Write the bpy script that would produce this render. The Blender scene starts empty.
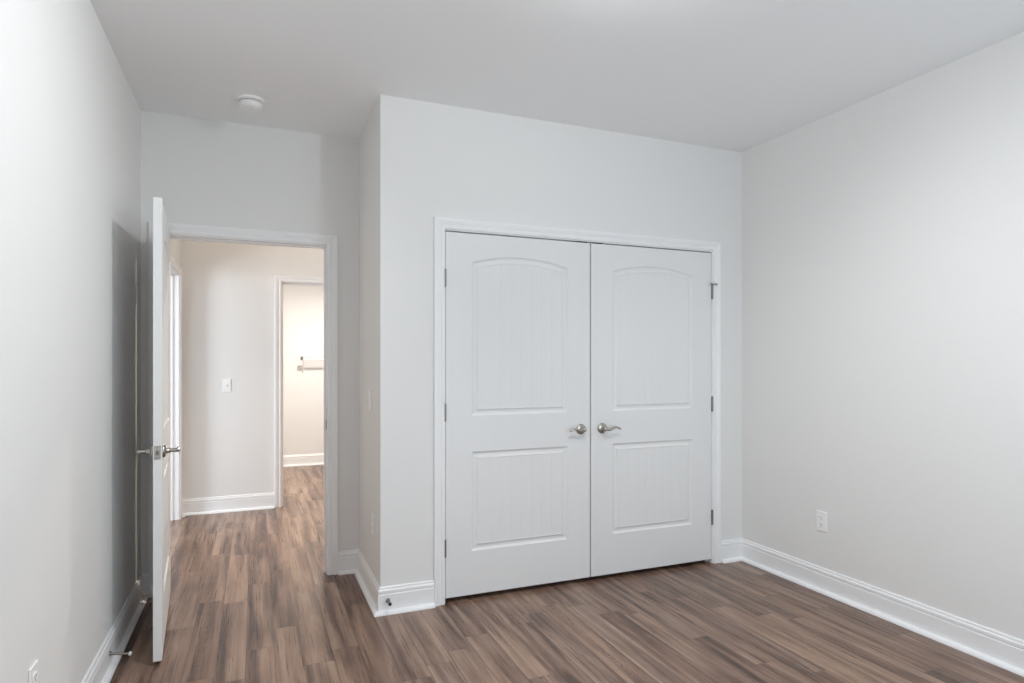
import bpy, bmesh, math, random
from mathutils import Vector, Matrix

random.seed(4)
S = bpy.context.scene
COL = S.collection

# ------------------------------------------------------------------ camera
cam = bpy.data.cameras.new('camera')
cam.sensor_width = 36.0
cam.lens = 36.0 * 626.2 / 1024.0
cam.shift_y = (361.1 - 341.5) / 1024.0
cam.clip_start = 0.02
cam_o = bpy.data.objects.new('camera', cam)
COL.objects.link(cam_o)
cam_o.location = (0.0, 0.0, 1.332)
cam_o.rotation_euler = (math.radians(90), 0, math.radians(-22.237))
S.camera = cam_o

# ------------------------------------------------------------------ view, world, lights
S.view_settings.view_transform = 'Standard'
S.view_settings.look = 'None'
S.view_settings.exposure = 0.04
S.view_settings.gamma = 1.0
S.view_settings.use_curve_mapping = False
S.cycles.use_denoising = True
S.cycles.max_bounces = 12
S.cycles.diffuse_bounces = 8
S.cycles.glossy_bounces = 4
S.cycles.sample_clamp_indirect = 6.0
S.cycles.caustics_reflective = False
S.cycles.caustics_refractive = False

w = bpy.data.worlds.new('daylight')
S.world = w
w.use_nodes = True
w.node_tree.nodes['Background'].inputs[0].default_value = (0.72, 0.84, 1.0, 1)
w.node_tree.nodes['Background'].inputs[1].default_value = 1.0


def area(name, loc, direction, sx, sy, power, color):
    l = bpy.data.lights.new(name, 'AREA')
    l.shape = 'RECTANGLE'
    l.size, l.size_y = sx, sy
    l.energy = power
    l.color = color
    o = bpy.data.objects.new(name, l)
    COL.objects.link(o)
    o.location = loc
    o.rotation_euler = Vector(direction).to_track_quat('-Z', 'Y').to_euler()
    return o


def point(name, loc, power, radius, color):
    l = bpy.data.lights.new(name, 'POINT')
    l.energy = power
    l.shadow_soft_size = radius
    l.color = color
    o = bpy.data.objects.new(name, l)
    COL.objects.link(o)
    o.location = loc
    return o


def spot(name, loc, target, angle, power, color, radius=0.022):
    l = bpy.data.lights.new(name, 'SPOT')
    l.spot_size = math.radians(angle)
    l.spot_blend = 1.0
    l.energy = power
    l.shadow_soft_size = radius
    l.color = color
    o = bpy.data.objects.new(name, l)
    COL.objects.link(o)
    o.location = loc
    o.rotation_euler = (Vector(target) - Vector(loc)).to_track_quat('-Z', 'Y').to_euler()
    return o


LAMP = (1.14, 1.69, 2.695)
HALL_LAMP = (0.50, 5.20, 2.715)
CLOSET_LAMP = (0.80, 6.90, 2.715)
# daylight through the wide window behind the camera and the window of the room beside the hall
area('added_narrow_fill', (-0.20, -0.64, 1.40), (0, 1, 0), 0.62, 1.60, 4, (0.84, 0.92, 1.0))  # added fill through an invented window, lifts the shade behind the open door
area('wide_window_daylight', (2.00, -0.64, 1.20), (0, 1, 0), 1.60, 1.60, 24, (0.72, 0.89, 1.0))
area('side_room_daylight', (-3.13, 4.25, 1.40), (1, 0, 0), 1.3, 1.5, 110, (0.78, 0.89, 1.0))
# two spots added at the bedroom lamp to brighten the side walls, then the hall and far closet bulbs
spot('added_wall_spot', LAMP, (-0.60, 1.62, 1.05), 146, 86, (0.95, 0.98, 1.0))
spot('added_wall_spot', LAMP, (3.03, 0.90, -1.50), 140, 90, (0.97, 0.985, 1.0))
point('ceiling_light_bulb', LAMP, 15, 0.022, (0.95, 0.98, 1.0))
point('hall_light_bulb', HALL_LAMP, 19, 0.05, (1.0, 0.87, 0.73))
spot('hall_downlight', HALL_LAMP, (0.28, 4.25, 0.0), 112, 240, (1.0, 0.90, 0.78), 0.07)
spot('closet_downlight', CLOSET_LAMP, (0.80, 7.30, 0.0), 160, 420, (1.0, 0.95, 0.88), 0.2)

# ------------------------------------------------------------------ materials


def new_mat(name):
    m = bpy.data.materials.new(name)
    m.use_nodes = True
    nt = m.node_tree
    return m, nt, nt.nodes['Principled BSDF']


def paint(name, color, rough=0.55, bump=0.0, scale=220.0, spec=0.3):
    m, nt, b = new_mat(name)
    b.inputs['Base Color'].default_value = (*color, 1)
    b.inputs['Roughness'].default_value = rough
    b.inputs['Specular IOR Level'].default_value = spec
    tc = nt.nodes.new('ShaderNodeTexCoord')
    n = nt.nodes.new('ShaderNodeTexNoise')
    n.inputs['Scale'].default_value = scale
    n.inputs['Detail'].default_value = 2
    nt.links.new(tc.outputs['Object'], n.inputs['Vector'])
    if bump > 0:
        bp = nt.nodes.new('ShaderNodeBump')
        bp.inputs['Strength'].default_value = bump
        bp.inputs['Distance'].default_value = 0.001
        nt.links.new(n.outputs['Fac'], bp.inputs['Height'])
        nt.links.new(bp.outputs['Normal'], b.inputs['Normal'])
    return m


def metal(name, color, rough):
    m, nt, b = new_mat(name)
    b.inputs['Base Color'].default_value = (*color, 1)
    b.inputs['Metallic'].default_value = 1.0
    tc = nt.nodes.new('ShaderNodeTexCoord')
    n = nt.nodes.new('ShaderNodeTexNoise')
    n.inputs['Scale'].default_value = 300
    mr = nt.nodes.new('ShaderNodeMapRange')
    mr.inputs['To Min'].default_value = rough * 0.85
    mr.inputs['To Max'].default_value = rough * 1.15
    nt.links.new(tc.outputs['Object'], n.inputs['Vector'])
    nt.links.new(n.outputs['Fac'], mr.inputs['Value'])
    nt.links.new(mr.outputs['Result'], b.inputs['Roughness'])
    return m


M_WALL = paint('wall_paint_greige', (0.80, 0.795, 0.783), 0.75, 0.08, 260, 0.2)
M_CEIL = paint('ceiling_paint', (0.885, 0.89, 0.895), 0.85, 0.08, 200, 0.15)
M_TRIM = paint('trim_white', (0.87, 0.872, 0.875), 0.38, 0.0, 60, 0.4)
M_DOOR = paint('door_white', (0.80, 0.80, 0.795), 0.42, 0.05, 140, 0.4)
M_PLATE = paint('white_plastic', (0.90, 0.895, 0.885), 0.35, 0.0, 60, 0.5)
M_DARK = paint('dark_slot', (0.03, 0.03, 0.03), 0.6, 0.0)
M_RUBBER = paint('grey_rubber', (0.035, 0.035, 0.038), 0.6, 0.0)
M_WTIP = paint('white_rubber', (0.78, 0.78, 0.76), 0.5, 0.0)
M_NICKEL = metal('satin_nickel', (0.47, 0.44, 0.40), 0.24)
M_STEEL = metal('hinge_steel', (0.27, 0.26, 0.25), 0.35)


def floor_material():
    m, nt, b = new_mat('vinyl_plank_floor')
    N, L = nt.nodes.new, nt.links.new

    def math_(op, a, c=None):
        n = N('ShaderNodeMath')
        n.operation = op
        for i, v in enumerate((a, c)):
            if v is None:
                continue
            if isinstance(v, (int, float)):
                n.inputs[i].default_value = v
            else:
                L(v, n.inputs[i])
        return n.outputs[0]

    tc = N('ShaderNodeTexCoord')
    sx = N('ShaderNodeSeparateXYZ')
    L(tc.outputs['Object'], sx.inputs[0])
    PW, PL = 0.122, 0.92
    u = math_('DIVIDE', math_('ADD', sx.outputs['X'], 21.88), PW)
    ci = math_('FLOOR', u)
    wn = N('ShaderNodeTexWhiteNoise')
    wn.noise_dimensions = '1D'
    L(ci, wn.inputs['W'])
    v = math_('ADD', math_('DIVIDE', math_('ADD', sx.outputs['Y'], 20.0), PL), wn.outputs['Value'])
    ri = math_('FLOOR', v)
    cid = N('ShaderNodeCombineXYZ')
    L(ci, cid.inputs[0])
    L(ri, cid.inputs[1])
    pid = N('ShaderNodeTexWhiteNoise')
    pid.noise_dimensions = '2D'
    L(cid.outputs[0], pid.inputs['Vector'])
    rnd = pid.outputs['Value']
    # plank-local grain coordinates: long along y, shifted for every plank
    shift = math_('MULTIPLY', rnd, 37.0)

    def grain(ysc, scale, detail, rough, dist):
        gv = N('ShaderNodeCombineXYZ')
        L(math_('ADD', sx.outputs['X'], shift), gv.inputs[0])
        L(math_('MULTIPLY', sx.outputs['Y'], ysc), gv.inputs[1])
        L(shift, gv.inputs[2])
        n = N('ShaderNodeTexNoise')
        n.inputs['Scale'].default_value = scale
        n.inputs['Detail'].default_value = detail
        n.inputs['Roughness'].default_value = rough
        n.inputs['Distortion'].default_value = dist
        L(gv.outputs[0], n.inputs['Vector'])
        return n

    n1 = grain(0.055, 21, 4, 0.55, 0.35)       # broad streaks
    n2 = grain(0.018, 120, 5, 0.65, 0.0)      # fine pores
    n3 = grain(0.5, 7, 3, 0.5, 0.0)          # wobble and patchy tone
    # cathedral figure down the middle of some planks
    c = math_('SUBTRACT', math_('FRACT', u), 0.5)
    q = math_('ADD', sx.outputs['Y'], math_('MULTIPLY', math_('MULTIPLY', c, c), -1.6))
    q = math_('ADD', q, math_('MULTIPLY', n3.outputs['Fac'], 0.55))
    rings = math_('POWER', math_('MULTIPLY', math_('ADD', math_('SINE', math_('MULTIPLY', q, 190.0)), 1.0), 0.5), 2.2)
    wide = math_('SUBTRACT', 1.0, math_('MULTIPLY', math_('MULTIPLY', c, c), 9.0))
    sel = math_('GREATER_THAN', math_('FRACT', math_('MULTIPLY', rnd, 7.31)), 0.76)
    rings = math_('MULTIPLY', math_('MULTIPLY', rings, math_('MAXIMUM', wide, 0.0)), sel)
    # tone: broad streak + fine grain + figure + per-plank shift
    t = math_('ADD', math_('MULTIPLY', math_('SUBTRACT', n1.outputs['Fac'], 0.5), 1.35), 0.54)
    t = math_('ADD', t, math_('MULTIPLY', math_('SUBTRACT', n2.outputs['Fac'], 0.5), 0.30))
    t = math_('ADD', t, math_('MULTIPLY', math_('SUBTRACT', n3.outputs['Fac'], 0.5), 0.34))
    n4 = grain(0.2, 60, 4, 0.6, 0.3)        # short flecks
    t = math_('ADD', t, math_('MULTIPLY', math_('SUBTRACT', n4.outputs['Fac'], 0.5), 0.12))
    # every plank is printed darker towards one of its long edges
    lean = math_('SUBTRACT', math_('FRACT', math_('MULTIPLY', rnd, 13.7)), 0.5)
    t = math_('ADD', t, math_('MULTIPLY', math_('MULTIPLY', c, lean), 0.55))
    t = math_('SUBTRACT', t, math_('MULTIPLY', rings, 0.20))
    t = math_('ADD', t, math_('MULTIPLY', math_('SUBTRACT', rnd, 0.5), 0.20))
    cr = N('ShaderNodeValToRGB')
    L(t, cr.inputs['Fac'])
    e = cr.color_ramp.elements
    e[0].position, e[0].color = 0.18, (0.058, 0.033, 0.023, 1)
    e[1].position, e[1].color = 0.84, (0.350, 0.230, 0.163, 1)
    for p, cc in ((0.40, (0.143, 0.083, 0.059, 1)), (0.58, (0.226, 0.140, 0.100, 1))):
        k = e.new(p)
        k.color = cc
    # some planks lean grey
    mixg = N('ShaderNodeMix')
    mixg.data_type = 'RGBA'
    sep = N('ShaderNodeSeparateColor')
    L(pid.outputs['Color'], sep.inputs[0])
    L(math_('MULTIPLY', sep.outputs[1], 0.15), mixg.inputs['Factor'])
    bw = N('ShaderNodeRGBToBW')
    L(cr.outputs['Color'], bw.inputs[0])
    hue = N('ShaderNodeMix')
    hue.data_type = 'RGBA'
    hue.blend_type = 'MULTIPLY'
    hue.inputs['Factor'].default_value = 1.0
    L(bw.outputs[0], hue.inputs['A'])
    hue.inputs['B'].default_value = (1.08, 1.0, 0.93, 1)
    L(cr.outputs['Color'], mixg.inputs['A'])
    L(hue.outputs['Result'], mixg.inputs['B'])
    # seams
    fu = math_('FRACT', u)
    fv = math_('FRACT', v)
    du = math_('MULTIPLY', math_('MINIMUM', fu, math_('SUBTRACT', 1.0, fu)), PW)
    dv = math_('MULTIPLY', math_('MINIMUM', fv, math_('SUBTRACT', 1.0, fv)), PL)
    d = math_('MINIMUM', du, dv)
    seam = N('ShaderNodeMapRange')
    seam.inputs['From Min'].default_value = 0.0004
    seam.inputs['From Max'].default_value = 0.0022
    L(d, seam.inputs['Value'])
    mixs = N('ShaderNodeMix')
    mixs.data_type = 'RGBA'
    L(seam.outputs['Result'], mixs.inputs['Factor'])
    mixs.inputs['A'].default_value = (0.10, 0.065, 0.05, 1)
    L(mixg.outputs['Result'], mixs.inputs['B'])
    L(mixs.outputs['Result'], b.inputs['Base Color'])
    rr = N('ShaderNodeMapRange')
    rr.inputs['To Min'].default_value = 0.22
    rr.inputs['To Max'].default_value = 0.36
    L(n2.outputs['Fac'], rr.inputs['Value'])
    L(rr.outputs['Result'], b.inputs['Roughness'])
    b.inputs['Specular IOR Level'].default_value = 0.33
    bp = N('ShaderNodeBump')
    bp.inputs['Strength'].default_value = 0.25
    bp.inputs['Distance'].default_value = 0.0012
    hgt = math_('ADD', seam.outputs['Result'], math_('MULTIPLY', n2.outputs['Fac'], 0.35))
    L(hgt, bp.inputs['Height'])
    L(bp.outputs['Normal'], b.inputs['Normal'])
    return m


M_FLOOR = floor_material()

# ------------------------------------------------------------------ mesh helpers


class MB:
    """collects shapes for ONE mesh"""

    def __init__(self):
        self.v, self.f = [], []

    def add(self, verts, faces):
        o = len(self.v)
        self.v += [tuple(p) for p in verts]
        self.f += [tuple(i + o for i in q) for q in faces]
        return self

    def box(self, a, b):
        x0, y0, z0 = a
        x1, y1, z1 = b
        vs = [(x0, y0, z0), (x1, y0, z0), (x1, y1, z0), (x0, y1, z0), (x0, y0, z1), (x1, y0, z1), (x1, y1, z1), (x0, y1, z1)]
        return self.add(vs, [(0, 3, 2, 1), (4, 5, 6, 7), (0, 1, 5, 4), (1, 2, 6, 5), (2, 3, 7, 6), (3, 0, 4, 7)])

    def bevel_box(self, a, b, r, n=2):
        bm = bmesh.new()
        bmesh.ops.create_cube(bm, size=1)
        c = [(p + q) / 2 for p, q in zip(a, b)]
        s = [q - p for p, q in zip(a, b)]
        for q in bm.verts:
            q.co = Vector([c[i] + q.co[i] * s[i] for i in range(3)])
        bmesh.ops.bevel(bm, geom=bm.edges[:], offset=r, segments=n, affect='EDGES', profile=0.5)
        bm.verts.index_update()
        self.add([q.co[:] for q in bm.verts], [[x.index for x in q.verts] for q in bm.faces])
        bm.free()
        return self

    def tube(self, pts, radii, n=12, up=(0, 0, 1), cap=True):
        """swept ellipse; radii is a list of (ra, rb) or floats"""
        pts = [Vector(p) for p in pts]
        rings = []
        for i, p in enumerate(pts):
            t = (pts[min(i + 1, len(pts) - 1)] - pts[max(i - 1, 0)]).normalized()
            u0 = Vector(up)
            if abs(t.dot(u0)) > 0.95:
                u0 = Vector((1, 0, 0)) if abs(t.x) < 0.9 else Vector((0, 1, 0))
            s = t.cross(u0).normalized()
            q = s.cross(t).normalized()
            r = radii[i] if isinstance(radii, (list, tuple)) else radii
            ra, rb = r if isinstance(r, (list, tuple)) else (r, r)
            rings.append([p + s * (ra * math.cos(2 * math.pi * k / n)) + q * (rb * math.sin(2 * math.pi * k / n)) for k in range(n)])
        vs = [x for r in rings for x in r]
        fs = []
        for i in range(len(rings) - 1):
            for k in range(n):
                fs.append((i * n + k, i * n + (k + 1) % n, (i + 1) * n + (k + 1) % n, (i + 1) * n + k))
        if cap:
            fs.append(tuple(range(n - 1, -1, -1)))
            fs.append(tuple((len(rings) - 1) * n + k for k in range(n)))
        return self.add(vs, fs)

    def lathe(self, prof, origin=(0, 0, 0), axis=(0, 0, 1), n=32):
        """prof: (radius, height along axis)"""
        ax = Vector(axis).normalized()
        a = ax.orthogonal().normalized()
        b = ax.cross(a)
        o = Vector(origin)
        vs, fs = [], []
        for r, h in prof:
            for k in range(n):
                t = 2 * math.pi * k / n
                vs.append(o + ax * h + (a * math.cos(t) + b * math.sin(t)) * max(r, 1e-5))
        for i in range(len(prof) - 1):
            for k in range(n):
                fs.append((i * n + k, i * n + (k + 1) % n, (i + 1) * n + (k + 1) % n, (i + 1) * n + k))
        fs.append(tuple(range(n - 1, -1, -1)))
        fs.append(tuple((len(prof) - 1) * n + k for k in range(n)))
        return self.add(vs, fs)

    def build(self, name, mat, parent=None, smooth=False, angle=40):
        me = bpy.data.meshes.new(name)
        me.from_pydata(self.v, [], self.f)
        bm = bmesh.new()
        bm.from_mesh(me)
        bmesh.ops.recalc_face_normals(bm, faces=bm.faces)
        if smooth:
            for f in bm.faces:
                f.smooth = True
            for e in bm.edges:
                if len(e.link_faces) == 2 and e.calc_face_angle(0) > math.radians(angle):
                    e.smooth = False
        bm.to_mesh(me)
        bm.free()
        me.materials.append(mat)
        o = bpy.data.objects.new(name, me)
        COL.objects.link(o)
        if parent:
            o.parent = parent
        return o


def tag(o, label, cat, group=None, kind=None):
    o['label'] = label
    o['category'] = cat
    if group:
        o['group'] = group
    if kind:
        o['kind'] = kind
    return o


def struct(o, label, cat):
    return tag(o, label, cat, kind='structure')


def empty(name, loc, rotz=0.0):
    o = bpy.data.objects.new(name, None)
    o.empty_display_size = 0.05
    COL.objects.link(o)
    o.location = loc
    o.rotation_euler = (0, 0, rotz)
    return o


# ------------------------------------------------------------------ room dimensions (metres)
H = 2.74
XL, XR = -0.60, 3.035          # bedroom side walls
YC = 3.323                     # closet front wall
XJ = 0.608                     # side of the closet box
YD = 4.048                     # wall with the entry door
YB = -0.45                     # wall behind the camera
YH, YH2 = 6.09, 6.21           # end wall of the hall
YK = 8.42                      # back of the far closet
WT = 0.12
XS = -3.0                      # far side of the side room
DH = 2.052                     # clear height under the door heads
EX0, EX1 = -0.495, 0.408       # entry opening between jambs
CX0, CX1 = 0.962, 2.782        # closet opening between jambs
HX0, HX1 = 0.222, 1.00         # far closet opening
SY0, SY1 = 5.10, 5.93          # side room opening
JT = 0.018                     # jamb thickness

# ------------------------------------------------------------------ setting: shell
struct(MB().box((XS - WT, YB - WT, -0.10), (XR + WT, YK + WT, 0.0)).build('floor', M_FLOOR),
       'brown wood plank floor running from the bedroom into the hall', 'floor')
struct(MB().box((XS - WT, YB - WT, H), (XR + WT, YK + WT, H + 0.10)).build('ceiling', M_CEIL),
       'plain pale grey ceiling above the bedroom', 'ceiling')


def wall_y(x0, x1, y0, y1, openings):
    """wall lying along x, with rectangular openings (xa, xb, za, zb)"""
    m = MB()
    cur = x0
    for xa, xb, za, zb in sorted(openings):
        m.box((cur, y0, 0), (xa, y1, H))
        if za > 0:
            m.box((xa, y0, 0), (xb, y1, za))
        m.box((xa, y0, zb), (xb, y1, H))
        cur = xb
    m.box((cur, y0, 0), (x1, y1, H))
    return m


def wall_x(x0, x1, y0, y1, openings):
    m = MB()
    cur = y0
    for ya, yb, za, zb in sorted(openings):
        m.box((x0, cur, 0), (x1, ya, H))
        if za > 0:
            m.box((x0, ya, 0), (x1, yb, za))
        m.box((x0, ya, zb), (x1, yb, H))
        cur = yb
    m.box((x0, cur, 0), (x1, y1, H))
    return m


struct(wall_x(XL - WT, XL, YB, YK, [(SY0 - JT, SY1 + JT, 0, DH + JT)]).build('wall_left', M_WALL),
       'long light wall on the left behind the open door', 'wall')
struct(wall_x(XR, XR + WT, YB, YK, []).build('wall_right', M_WALL),
       'plain light wall on the right with one outlet', 'wall')
struct(wall_y(XJ, XR, YC, YC + WT, [(CX0 - JT, CX1 + JT, 0, DH + JT)]).build('wall_closet', M_WALL),
       'light grey wall around the double closet doors', 'wall')
struct(wall_x(XJ, XJ + WT, YC + WT, YD, []).build('wall_jut', M_WALL),
       'narrow side of the closet box with a light switch', 'wall')
struct(wall_y(XL, XR, YD, YD + WT, [(EX0 - JT, EX1 + JT, 0, DH + JT)]).build('wall_entry', M_WALL),
       'grey wall above and beside the doorway to the hall', 'wall')
struct(wall_y(XL, XR, YH, YH2, [(HX0 - JT, HX1 + JT, 0, DH + JT)]).build('wall_hall', M_WALL),
       'light end wall of the hall seen through the doorway', 'wall')
struct(wall_y(XL - WT, XR + WT, YK, YK + WT, []).build('wall_far', M_WALL),
       'brightly lit back wall of the far closet behind the wire shelf', 'wall')
WINS = [(-0.50, 0.10, 0.60, 2.20), (1.20, 2.80, 0.40, 2.00)]  # first opening is added for the fill by the left wall
struct(wall_y(XL - WT, XR + WT, YB - WT, YB, WINS).build('wall_back', M_WALL),
       'bedroom wall with a wide and an added narrow window opposite the closet doors', 'wall')
SW = (3.60, 4.90, 0.65, 2.15)
m = wall_x(XS - WT, XS, 3.0, 7.4, [SW])
m.box((XS, 2.88, 0), (XL - WT, 3.0, H))
m.box((XS, 7.4, 0), (XL - WT, 7.52, H))
struct(m.build('wall_side', M_WALL), 'walls of the daylit room beside the hall', 'wall')


def window(name, a, b, label):
    """sash window in a wall: frame and bars as one structure"""
    (x0, y0, z0), (x1, y1, z1) = a, b
    m = MB()
    along_x = abs(x1 - x0) > abs(y1 - y0)

    def bar(s0, s1, t0, t1):
        if along_x:
            m.box((s0, y0, t0), (s1, y1, t1))
        else:
            m.box((x0, s0, t0), (x1, s1, t1))
    s0, s1 = (x0, x1) if along_x else (y0, y1)
    f = 0.045
    bar(s0, s0 + f, z0, z1)
    bar(s1 - f, s1, z0, z1)
    bar(s0 + f, s1 - f, z0, z0 + f)
    bar(s0 + f, s1 - f, z1 - f, z1)
    zm = (z0 + z1) / 2
    bar(s0 + f, s1 - f, zm - 0.02, zm + 0.02)
    struct(m.build(name, M_TRIM), label, 'window')


window('window_1', (WINS[0][0], YB - 0.09, WINS[0][2]), (WINS[0][1], YB - 0.05, WINS[0][3]), 'narrow white window added for fill light nearer the left wall, opposite the closet')
window('window_2', (WINS[1][0], YB - 0.09, WINS[1][2]), (WINS[1][1], YB - 0.04, WINS[1][3]), 'wide white window nearer the right wall, opposite the closet')
window('window_3', (XS - 0.09, SW[0], SW[2]), (XS - 0.04, SW[1], SW[3]), 'white sash window lighting the room beside the hall')

# ------------------------------------------------------------------ setting: trim
CAS = [(0.006, 0.0), (0.006, 0.010), (0.010, 0.0125), (0.022, 0.014), (0.028, 0.0105), (0.034, 0.0135),
       (0.048, 0.0185), (0.060, 0.0190), (0.0645, 0.017), (0.0660, 0.012), (0.0660, 0.0)]


def casing(name, s0, s1, zt, place, label):
    """mitred casing round an opening; place(s, z, t) -> world point, t = out of the wall"""
    path = [((s0, 0.0), (-1, 0)), ((s0, zt), (-1, 1)), ((s1, zt), (1, 1)), ((s1, 0.0), (1, 0))]
    n = len(CAS)
    vs, fs = [], []
    for (s, z), (ms, mz) in path:
        for wd, t in CAS:
            vs.append(place(s + ms * wd, z + mz * wd, t))
    for i in range(3):
        for k in range(n):
            fs.append((i * n + k, i * n + (k + 1) % n, (i + 1) * n + (k + 1) % n, (i + 1) * n + k))
    fs.append(tuple(range(n)))
    fs.append(tuple(3 * n + k for k in range(n)))
    o = MB().add(vs, fs).build(name, M_TRIM)
    struct(o, label, 'door casing')
    return o


def jamb(parent, s0, s1, zt, depth0, depth1, stop, place):
    """lining of an opening with a stop strip; place(s, depth, z)"""
    m = MB()

    def bx(sa, sb, da, db, za, zb):
        p, q = place(sa, da, za), place(sb, db, zb)
        lo = [min(a, b) for a, b in zip(p, q)]
        hi = [max(a, b) for a, b in zip(p, q)]
        m.box(lo, hi)
    bx(s0 - JT, s0, depth0, depth1, 0, zt + JT)
    bx(s1, s1 + JT, depth0, depth1, 0, zt + JT)
    bx(s0, s1, depth0, depth1, zt, zt + JT)
    if stop:
        a, b = stop
        bx(s0, s0 + 0.011, a, b, 0, zt)
        bx(s1 - 0.011, s1, a, b, 0, zt)
        bx(s0 + 0.011, s1 - 0.011, a, b, zt - 0.011, zt)
    return m.build('jamb', M_TRIM, parent)


c1 = casing('trim_1', CX0, CX1, DH, lambda s, z, t: (s, YC - t, z), 'white moulded casing framing the double closet doors')
jamb(c1, CX0, CX1, DH, 0.0, WT, (0.045, 0.075), lambda s, d, z: (s, YC + d, z))
c2 = casing('trim_2', EX0, EX1, DH, lambda s, z, t: (s, YD - t, z), 'white moulded casing framing the open bedroom doorway')
jamb(c2, EX0, EX1, DH, 0.0, WT, (0.042, 0.075), lambda s, d, z: (s, YD + d, z))
c3 = casing('trim_3', EX0, EX1, DH, lambda s, z, t: (s, YD + WT + t, z), 'white casing on the hall side of the bedroom doorway')
c4 = casing('trim_4', HX0, HX1, DH, lambda s, z, t: (s, YH - t, z), 'white casing framing the bright far closet at the hall end')
jamb(c4, HX0, HX1, DH, 0.0, WT, (0.045, 0.075), lambda s, d, z: (s, YH + d, z))
c5 = casing('trim_5', SY0, SY1, DH, lambda s, z, t: (XL + t, s, z), 'white casing of the side doorway at the left of the hall')
jamb(c5, SY0, SY1, DH, 0.0, WT, (0.045, 0.075), lambda s, d, z: (XL - d, s, z))

# strike plate on the right jamb of the entry
m = MB().bevel_box((EX1 - 0.0025, YD + 0.006, 0.905), (EX1 + 0.001, YD + 0.034, 0.965), 0.001, 1)
sp = m.build('strike_plate', M_STEEL, c2)
sp['label'] = 'small metal strike plate'

BASE = [(0.0, 0.0), (0.039, 0.0), (0.0383, 0.006), (0.035, 0.012), (0.029, 0.0165), (0.020, 0.0185), (0.015, 0.019),
        (0.015, 0.098), (0.0135, 0.101), (0.0125, 0.104), (0.0145, 0.108), (0.0145, 0.120), (0.0125, 0.123), (0.009, 0.126), (0.0085, 0.134), (0.006, 0.138), (0.0, 0.138)]


def baseboard(name, path, label):
    """path: (x, y) points with the room on the LEFT of travel; one mesh, mitred"""
    P = [Vector(p) for p in path]
    nrm = []
    for i in range(len(P) - 1):
        d = (P[i + 1] - P[i]).normalized()
        nrm.append(Vector((-d.y, d.x)))
    n = len(BASE)
    vs, fs = [], []
    for i, p in enumerate(P):
        if i == 0:
            mt = nrm[0]
        elif i == len(P) - 1:
            mt = nrm[-1]
        else:
            a, b = nrm[i - 1], nrm[i]
            mt = (a + b) / (1 + a.dot(b))
        for off, z in BASE:
            vs.append((p.x + mt.x * off, p.y + mt.y * off, z))
    for i in range(len(P) - 1):
        for k in range(n):
            fs.append((i * n + k, i * n + (k + 1) % n, (i + 1) * n + (k + 1) % n, (i + 1) * n + k))
    fs.append(tuple(range(n)))
    fs.append(tuple((len(P) - 1) * n + k for k in range(n)))
    struct(MB().add(vs, fs).build(name, M_TRIM), label, 'baseboard')


CW = 0.066
baseboard('baseboard_right', [(XR, YB), (XR, YC), (CX1 + CW, YC)], 'white baseboard along the right wall to the closet casing')
baseboard('baseboard_jut', [(CX0 - CW, YC), (XJ, YC), (XJ, YD), (EX1 + CW, YD)], 'white baseboard wrapping the corner of the closet box')
baseboard('baseboard_left', [(EX0 - CW, YD), (XL, YD), (XL, YB)], 'white baseboard along the left wall behind the open door')
baseboard('baseboard_hall', [(HX0 - CW, YH), (XL, YH), (XL, SY1 + CW)], 'white baseboard along the hall end wall')
baseboard('baseboard_entry', [(XL, SY0 - CW), (XL, YD + WT), (EX0 - CW, YD + WT)], 'white baseboard in the hall beside the bedroom doorway')
baseboard('baseboard_far', [(XR, YH2), (XR, YK), (XL, YK), (XL, YH2)], 'white baseboard at the back of the far closet')
baseboard('baseboard_back', [(XL, YB), (XR, YB)], 'white baseboard under the wide and the added bedroom window')

# ------------------------------------------------------------------ doors
ARC_N = 24
PROFILE = [(0.0, 0.0), (0.0025, 0.0015), (0.007, 0.0060), (0.012, 0.0085), (0.019, 0.0090), (0.027, 0.0078),
           (0.0335, 0.0050), (0.0350, 0.0020), (0.039, 0.0015), (0.0415, 0.0030), (0.0440, 0.0030)]


def panel_top(p, d):
    xl, xr, zb, zs, rise = p
    if rise <= 0:
        return lambda x: zs - d
    c = xr - xl
    R = (c * c / 4 + rise * rise) / (2 * rise)
    xm = (xl + xr) / 2
    zc = zs + rise - R
    return lambda x: zc + math.sqrt(max((R - d) ** 2 - (x - xm) ** 2, 0))


def panel_ring(p, d):
    xl, xr, zb, zs, rise = p
    top = panel_top(p, d)
    a, b = xl + d, xr - d
    pts = [(a, zb + d), (b, zb + d)]
    for i in range(ARC_N + 1):
        x = b + (a - b) * i / ARC_N
        pts.append((x, top(x)))
    return pts


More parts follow.
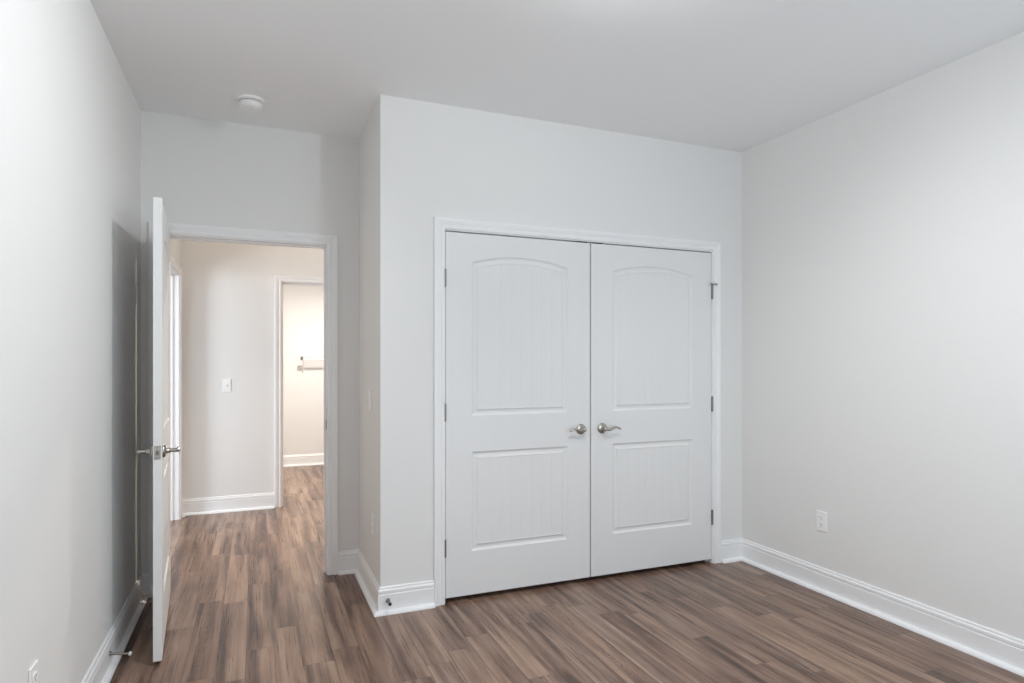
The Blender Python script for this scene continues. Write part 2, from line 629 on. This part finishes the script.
def door_face(m, W, HD, panels, place, grooves=7):
    """moulded two-panel face; place(x, depth, z) with depth measured into the slab"""
    c = 0.002
    # chamfered rim
    out = [(0, 0), (W, 0), (W, HD), (0, HD)]
    inn = [(c, c), (W - c, c), (W - c, HD - c), (c, HD - c)]
    vs = [place(x, c, z) for x, z in out] + [place(x, 0, z) for x, z in inn]
    m.add(vs, [(i, (i + 1) % 4, 4 + (i + 1) % 4, 4 + i) for i in range(4)])

    def quad(x0, x1, z0, z1):
        m.add([place(x0, 0, z0), place(x1, 0, z0), place(x1, 0, z1), place(x0, 0, z1)], [(0, 1, 2, 3)])
    xl, xr = panels[0][0], panels[0][1]
    quad(c, xl, c, HD - c)
    quad(xr, W - c, c, HD - c)
    low, high = panels
    quad(xl, xr, c, low[2])
    quad(xl, xr, low[3], high[2])
    top = panel_top(high, 0)
    for i in range(ARC_N):
        x0 = xl + (xr - xl) * i / ARC_N
        x1 = xl + (xr - xl) * (i + 1) / ARC_N
        m.add([place(x0, 0, top(x0)), place(x1, 0, top(x1)), place(x1, 0, HD - c), place(x0, 0, HD - c)], [(0, 1, 2, 3)])
    for p in panels:
        rings = [[place(x, dep, z) for x, z in panel_ring(p, d)] for d, dep in PROFILE]
        n = len(rings[0])
        vs = [q for r in rings for q in r]
        fs = []
        for i in range(len(rings) - 1):
            for k in range(n):
                fs.append((i * n + k, i * n + (k + 1) % n, (i + 1) * n + (k + 1) % n, (i + 1) * n + k))
        m.add(vs, fs)
        d, dep = PROFILE[-1]
        a, b = p[0] + d, p[1] - d
        top_d = panel_top(p, d)
        xs = [(a, 0)]
        g = 0.003
        for k in range(1, grooves + 1):
            xg = a + (b - a) * k / (grooves + 1)
            x_prev = xs[-1][0]
            for j in (1, 2):
                xs.append((x_prev + (xg - g - x_prev) * j / 3, 0))
            xs += [(xg - g, 0), (xg, 0.0011), (xg + g, 0)]
        xs.append((b, 0))
        rows = []
        for x, gd in xs:
            zb_, zt_ = p[2] + d, top_d(x)
            rows.append([place(x, dep, zb_), place(x, dep + gd, zb_ + 0.004), place(x, dep + gd, zt_ - 0.004), place(x, dep, zt_)])
        vs = [q for r in rows for q in r]
        fs = []
        for i in range(len(rows) - 1):
            for k in range(3):
                fs.append((i * 4 + k, (i + 1) * 4 + k, (i + 1) * 4 + k + 1, i * 4 + k + 1))
        m.add(vs, fs)


def door_slab(W, HD, T, panels, both=False):
    """x from hinge edge or left edge, front face at y=0 looking to -y"""
    m = MB()
    c = 0.002
    door_face(m, W, HD, panels, lambda x, d, z: (x, d, z))
    if both:
        door_face(m, W, HD, panels, lambda x, d, z: (x, T - d, z))
        y1 = T - c
    else:
        y1 = T
        m.add([(0, T, 0), (W, T, 0), (W, T, HD), (0, T, HD)], [(0, 1, 2, 3)])
    cs = [(0, 0), (W, 0), (W, HD), (0, HD)]
    vs = [(x, c, z) for x, z in cs] + [(x, y1, z) for x, z in cs]
    m.add(vs, [(i, (i + 1) % 4, 4 + (i + 1) % 4, 4 + i) for i in range(4)])
    return m


def lever_set(parent, x, z, direction, y=0.0, out=-1, straight=False, so=0.042, length=0.106, hr=1.0):
    """round rose with a curved lever; out = sign of y away from the door"""
    ax = (0, out, 0)
    rose = MB().lathe([(0.0315, 0.0), (0.0315, 0.004), (0.0295, 0.0085), (0.024, 0.0115), (0.015, 0.0135), (0.0125, 0.018), (0.0115, 0.030)],
                      (x, y, z), ax, 40).build('door_handle', M_NICKEL, parent, True)
    rose['label'] = 'satin nickel lever handle on a round rose'
    hub = MB()
    hub.lathe([(0.0118 * hr, 0.028), (0.0125 * hr, 0.032), (0.0130 * hr, so - 0.002), (0.0120 * hr, so + 0.008), (0.0085 * hr, so + 0.012), (0.004, so + 0.0135)], (x, y, z), ax, 32)
    pts, rad = [], []
    n = 18
    for i in range(n + 1):
        t = i / n
        px = x + direction * (0.004 + length * t)
        if straight:
            pz = z - 0.002 * t
        else:
            pz = z - 0.006 * math.sin(t * math.pi * 1.0 / 0.42) * (1 - t * 0.2) if t < 0.42 else z + 0.0075 * math.sin((t - 0.42) / 0.58 * math.pi * 1.32)
        py = y + out * (so + 0.004 * math.sin(t * math.pi))
        pts.append((px, py, pz))
        rr = 0.0088 * (1 - t) + 0.0050 * t
        if i == n:
            rr *= 0.6
        rad.append((0.0058 if i < n else 0.0035, rr))
    hub.tube(pts, rad, 14)
    hub.build('lever', M_NICKEL, rose, True)
    return rose


def hinge(parent, x, y, z, hh=0.09, leaf=1, r=0.0065):
    m = MB()
    z0 = z - hh / 2
    for k in range(5):
        a, b = z0 + hh * k / 5 + 0.0006, z0 + hh * (k + 1) / 5 - 0.0006
        m.lathe([(r, a), (r, b)], (x, y, 0), (0, 0, 1), 16)
    m.lathe([(r * 0.75, z0 - 0.001), (r * 0.75, z0 + hh + 0.001)], (x, y, 0), (0, 0, 1), 16)
    m.lathe([(r * 0.6, z0 + hh), (r * 1.0, z0 + hh + 0.0015), (r * 0.6, z0 + hh + 0.005)], (x, y, 0), (0, 0, 1), 16)
    m.lathe([(r * 0.6, z0 - 0.005), (r * 1.0, z0 - 0.0015), (r * 0.6, z0)], (x, y, 0), (0, 0, 1), 16)
    m.box((x - 0.0012, y, z0), (x + 0.0012, y + 0.020, z0 + hh))
    o = m.build('hinge', M_STEEL, parent, True)
    return o


PANELS = [(0.150, 0.7525, 0.245, 0.800, 0.0), (0.150, 0.7525, 1.000, 1.858, 0.045)]
WD, HDR, TD = 0.903, 2.019, 0.035
DZ = 0.026

# closet doors: front faces flush with the wall face
door_l = door_slab(WD, HDR, TD, PANELS).build('door_1', M_DOOR)
door_l.location = (0.965, YC + 0.001, DZ)
struct(door_l, 'left leaf of the white double closet doors', 'closet door')
lever_set(door_l, WD - 0.063, 0.925 - DZ - 0.0015, -1, length=0.092)
for z in (1.79, 1.05, 0.303):
    hinge(door_l, -0.0035, -0.004, z - DZ)
MB().box((WD - 0.077, 0.001, HDR - 0.001), (WD - 0.018, 0.028, HDR + 0.0062)).build('ball_catch', M_RUBBER, door_l)
door_r = door_slab(WD, HDR, TD, PANELS).build('door_2', M_DOOR)
door_r.location = (2.779 - WD, YC + 0.001, DZ)
struct(door_r, 'right leaf of the white double closet doors', 'closet door')
lever_set(door_r, 0.074, 0.925 - DZ - 0.0015, 1)
for z in (1.79, 1.05, 0.303):
    hg = hinge(door_r, WD + 0.0035, -0.004, z - DZ)
    if z == 1.79:
        m = MB()
        zt = z - DZ + 0.045 + 0.003
        m.lathe([(0.011, -0.004), (0.012, -0.002), (0.012, 0.003), (0.011, 0.004)], (WD + 0.0035, -0.004, zt), (0, 0, 1), 16)
        m.tube([(WD + 0.0035, -0.006, zt), (WD + 0.012, -0.022, zt), (WD + 0.020, -0.028, zt - 0.001)], 0.0034, 8)
        m.tube([(WD + 0.0035, -0.006, zt), (WD - 0.014, -0.020, zt)], 0.0032, 8)
        m.lathe([(0.005, 0.0), (0.006, 0.002), (0.006, 0.006), (0.004, 0.008)], (WD - 0.013, -0.018, zt), (-0.6, -0.8, 0), 12)
        m.lathe([(0.005, 0.0), (0.006, 0.002), (0.006, 0.006), (0.004, 0.008)], (WD + 0.016, -0.028, zt - 0.001), (1, -0.1, 0), 12)
        m.build('hinge_pin_stop', M_STEEL, hg, True)
MB().box((0.018, 0.001, HDR - 0.001), (0.077, 0.028, HDR + 0.0062)).build('ball_catch', M_RUBBER, door_r)

# entry door, open into the room by about a right angle; local x runs from hinge edge to free edge
WE = 0.908
PE = [(0.150, WE - 0.150, 0.245, 0.800, 0.0), (0.150, WE - 0.150, 1.000, 1.858, 0.045)]
door_e = door_slab(WE, HDR + 0.012, TD, PE, both=True).build('door_3', M_DOOR)
F = Vector((-0.4495, 4.030))       # right-hand face at the hinge edge
Gp = Vector((-0.3815, 3.122))      # right-hand face at the free edge
dv = (Gp - F).normalized()
ang = math.atan2(dv.y, dv.x)
# the local -y face is the left (wall) side, local +y the right side
door_e.rotation_euler = (0, 0, ang)
nrm2 = Vector((-dv.y, dv.x))       # local +y in the world
door_e.location = (F.x - nrm2.x * TD, F.y - nrm2.y * TD, DZ - 0.008)
struct(door_e, 'white bedroom door standing open against the left wall', 'door')
zh = 0.925 - DZ + 0.014
lever_set(door_e, WE - 0.066, zh, -1, 0.0, -1, True, 0.056, 0.106, 0.75)
lever_set(door_e, WE - 0.066, zh, -1, TD, 1, True, 0.056, 0.106, 0.75)
lp = MB().bevel_box((WE - 0.001, TD / 2 - 0.0125, zh - 0.030), (WE + 0.0012, TD / 2 + 0.0125, zh + 0.030), 0.0008, 1)
lp = lp.build('latch_plate', M_NICKEL, door_e)
MB().bevel_box((WE + 0.001, TD / 2 - 0.006, zh - 0.009), (WE + 0.009, TD / 2 + 0.006, zh + 0.009), 0.002, 1).build('latch_bolt', M_STEEL, lp)
for z in (zh - 0.022, zh + 0.022):
    MB().lathe([(0.0035, 0.0), (0.0035, 0.001)], (WE + 0.0010, TD / 2, z), (1, 0, 0), 12).build('screw', M_STEEL, lp)
for z in (1.80, 1.05, 0.30):
    hinge(door_e, -0.006, -0.004, z - DZ, leaf=0)

# ------------------------------------------------------------------ small fittings


def face_rot(nx, ny):
    """rotation for a thing built facing -y so that it faces (nx, ny)"""
    return math.atan2(nx, -ny)


def outlet(name, loc, n, label):
    t = empty(name, loc, face_rot(*n))
    tag(t, label, 'outlet')
    pl = MB().bevel_box((-0.035, -0.0065, -0.0575), (0.035, 0.0, 0.0575), 0.0025, 2).build('wall_plate', M_PLATE, t)
    MB().lathe([(0.0035, 0), (0.0032, 0.001), (0.001, 0.0015)], (0, -0.0064, 0), (0, -1, 0), 12).build('screw', M_PLATE, pl, True)
    for s in (-1, 1):
        zc = s * 0.0195
        r = MB()
        pts = []
        for k in range(32):
            a = 2 * math.pi * k / 32
            pts.append((max(-0.0172, min(0.0172, 0.0185 * math.cos(a))), max(-0.0142, min(0.0142, 0.0168 * math.sin(a)))))
        vs = [(x, -0.006, zc + z) for x, z in pts] + [(x, -0.0082, zc + z) for x, z in pts]
        fs = [(k, (k + 1) % 32, 32 + (k + 1) % 32, 32 + k) for k in range(32)] + [tuple(range(32)), tuple(range(63, 31, -1))]
        rc = r.add(vs, fs).build('receptacle', M_PLATE, t)
        for x, hh in ((-0.0063, 0.0042), (0.0063, 0.0035)):
            MB().box((x - 0.0011, -0.0084, zc + 0.003 - hh), (x + 0.0011, -0.0080, zc + 0.003 + hh)).build('slot', M_DARK, rc)
        MB().lathe([(0.0026, 0), (0.0026, 0.0004)], (0, -0.0080, zc - 0.0078), (0, -1, 0), 12).build('ground_hole', M_DARK, rc)
    return t


def switch(name, loc, n, label):
    t = empty(name, loc, face_rot(*n))
    tag(t, label, 'light switch')
    pl = MB().bevel_box((-0.035, -0.0065, -0.0575), (0.035, 0.0, 0.0575), 0.0025, 2).build('wall_plate', M_PLATE, t)
    for z in (-0.030, 0.030):
        MB().lathe([(0.0035, 0), (0.0032, 0.001), (0.001, 0.0015)], (0, -0.0064, z), (0, -1, 0), 12).build('screw', M_PLATE, pl, True)
    MB().bevel_box((-0.0075, -0.0085, -0.0145), (0.0075, -0.0060, 0.0145), 0.001, 1).build('toggle_collar', M_PLATE, t)
    tg = MB().add([(-0.0048, -0.008, -0.006), (0.0048, -0.008, -0.006), (0.0048, -0.008, 0.008), (-0.0048, -0.008, 0.008),
                   (-0.004, -0.019, 0.004), (0.004, -0.019, 0.004), (0.004, -0.0175, 0.012), (-0.004, -0.0175, 0.012)],
                  [(3, 2, 1, 0), (4, 5, 6, 7), (0, 1, 5, 4), (1, 2, 6, 5), (2, 3, 7, 6), (3, 0, 4, 7)])
    tg.build('toggle', M_PLATE, t)
    return t


outlet('wall_outlet', (XR, 2.678, 0.405), (-1, 0), 'white duplex outlet low on the right wall')
outlet('wall_outlet', (XL, 2.205, 0.395), (1, 0), 'white duplex outlet low on the left wall')
outlet('wall_outlet', (XJ, 3.534, 0.42), (-1, 0), 'white duplex outlet on the narrow side of the closet box')
switch('light_switch', (XJ, 3.62, 1.11), (-1, 0), 'white light switch on the narrow side of the closet box')
switch('light_switch', (-0.240, YH, 1.115), (0, -1), 'white light switch on the hall end wall')

# smoke detector
sd = empty('smoke_detector', (-0.025, 3.655, H))
tag(sd, 'round white smoke detector on the ceiling before the doorway', 'smoke detector')
MB().lathe([(0.0725, 0.0), (0.0735, 0.003), (0.0735, 0.010), (0.070, 0.0145), (0.060, 0.016)], (0, 0, 0), (0, 0, -1), 48).build('base', M_PLATE, sd, True)
MB().lathe([(0.052, 0.014), (0.052, 0.023)], (0, 0, 0), (0, 0, -1), 48).build('vent_ring', M_DARK, sd, True)
bd = MB().lathe([(0.058, 0.0195), (0.0595, 0.022), (0.0595, 0.030), (0.056, 0.041), (0.050, 0.048), (0.042, 0.051), (0.020, 0.052), (0.001, 0.052)],
                (0, 0, 0), (0, 0, -1), 48).build('body', M_PLATE, sd, True)
MB().lathe([(0.010, 0.051), (0.010, 0.0535), (0.008, 0.0545)], (0.014, -0.010, 0), (0, 0, -1), 24).build('test_button', M_PLATE, bd, True)


def door_stop(name, loc, axis, label, tipmat, length=0.075, spring=True):
    mt = M_NICKEL if spring else M_STEEL
    t = empty(name, loc)
    tag(t, label, 'door stop')
    ax = Vector(axis).normalized()
    MB().lathe([(0.012, 0.0), (0.012, 0.003), (0.0075, 0.008), (0.006, 0.010)], (0, 0, 0), ax, 20).build('base', mt, t, True)
    m = MB()
    a = ax.orthogonal().normalized()
    b = ax.cross(a)
    if spring:
        pts = []
        turns, per = 16, 10
        for k in range(turns * per + 1):
            th = 2 * math.pi * k / per
            h = 0.009 + (length - 0.018) * k / (turns * per)
            pts.append(ax * h + (a * math.cos(th) + b * math.sin(th)) * 0.0045)
        m.tube(pts, 0.0016, 6, up=ax)
        m.tube([ax * 0.008, ax * (length - 0.008)], 0.0028, 10)
        m.build('spring', mt, t, True)
    else:
        m.tube([ax * 0.008, ax * (length - 0.010)], [0.0055, 0.0045], 14)
        m.build('rod', mt, t, True)
    MB().lathe([(0.006, length - 0.012), (0.0085, length - 0.010), (0.009, length - 0.003), (0.006, length)], (0, 0, 0), ax, 20).build('tip', tipmat, t, True)
    return t


door_stop('door_stop', (XL + 0.0148, 3.154, 0.071), (1, 0, -0.16), 'spring door stop with a white tip on the left baseboard', M_WTIP, 0.085)
door_stop('door_stop', (0.645, YC - 0.0148, 0.068), (0, -1, 0), 'short dark metal door stop on the closet box baseboard', M_RUBBER, 0.060, False)

# flush ceiling lights (the lamps sit just under them)
for p, rad, lab in ((LAMP, 0.055, 'small white flush light on the bedroom ceiling'),
                    (HALL_LAMP, 0.085, 'round white flush light on the hall ceiling'),
                    (CLOSET_LAMP, 0.085, 'round white flush light on the far closet ceiling')):
    o = MB().lathe([(rad, 0.0), (rad, 0.010), (rad * 0.93, 0.016), (rad * 0.85, 0.018)], (0, 0, 0), (0, 0, -1), 40)
    o = o.build('ceiling_light', M_PLATE, None, True)
    o.location = (p[0], p[1], H)
    tag(o, lab, 'ceiling light')

# wire shelf with rod in the far closet
ws = empty('wire_shelf', (0.535, YK, 1.376))
tag(ws, 'white wire shelf with a rail on the back wall of the far closet', 'shelf')
LS, DS = 1.60, 0.13
m = MB()
for y in (-0.006, -0.085, -DS):
    m.tube([(0, y, 0.008), (LS, y, 0.008)], 0.003, 8)
x = 0.01
while x < LS:
    m.tube([(x, -0.004, 0.0125), (x, -DS - 0.001, 0.0125), (x, -DS - 0.003, -0.020)], 0.0015, 6)
    x += 0.0254
m.build('wire_deck', M_TRIM, ws, True)
MB().tube([(0, -DS - 0.003, -0.022), (LS, -DS - 0.003, -0.022)], 0.011, 12).build('rail', M_TRIM, ws, True)
for x in (0.0, LS):
    MB().bevel_box((x - 0.018, -DS - 0.016, -0.034), (x + 0.014, -DS + 0.012, 0.014), 0.003, 1).build('end_cap', M_STEEL, ws)
for x in (0.02, 0.80, LS - 0.02):
    MB().tube([(x, -DS + 0.01, -0.02), (x, -0.004, -0.20)], 0.005, 8).build('brace', M_TRIM, ws, True)
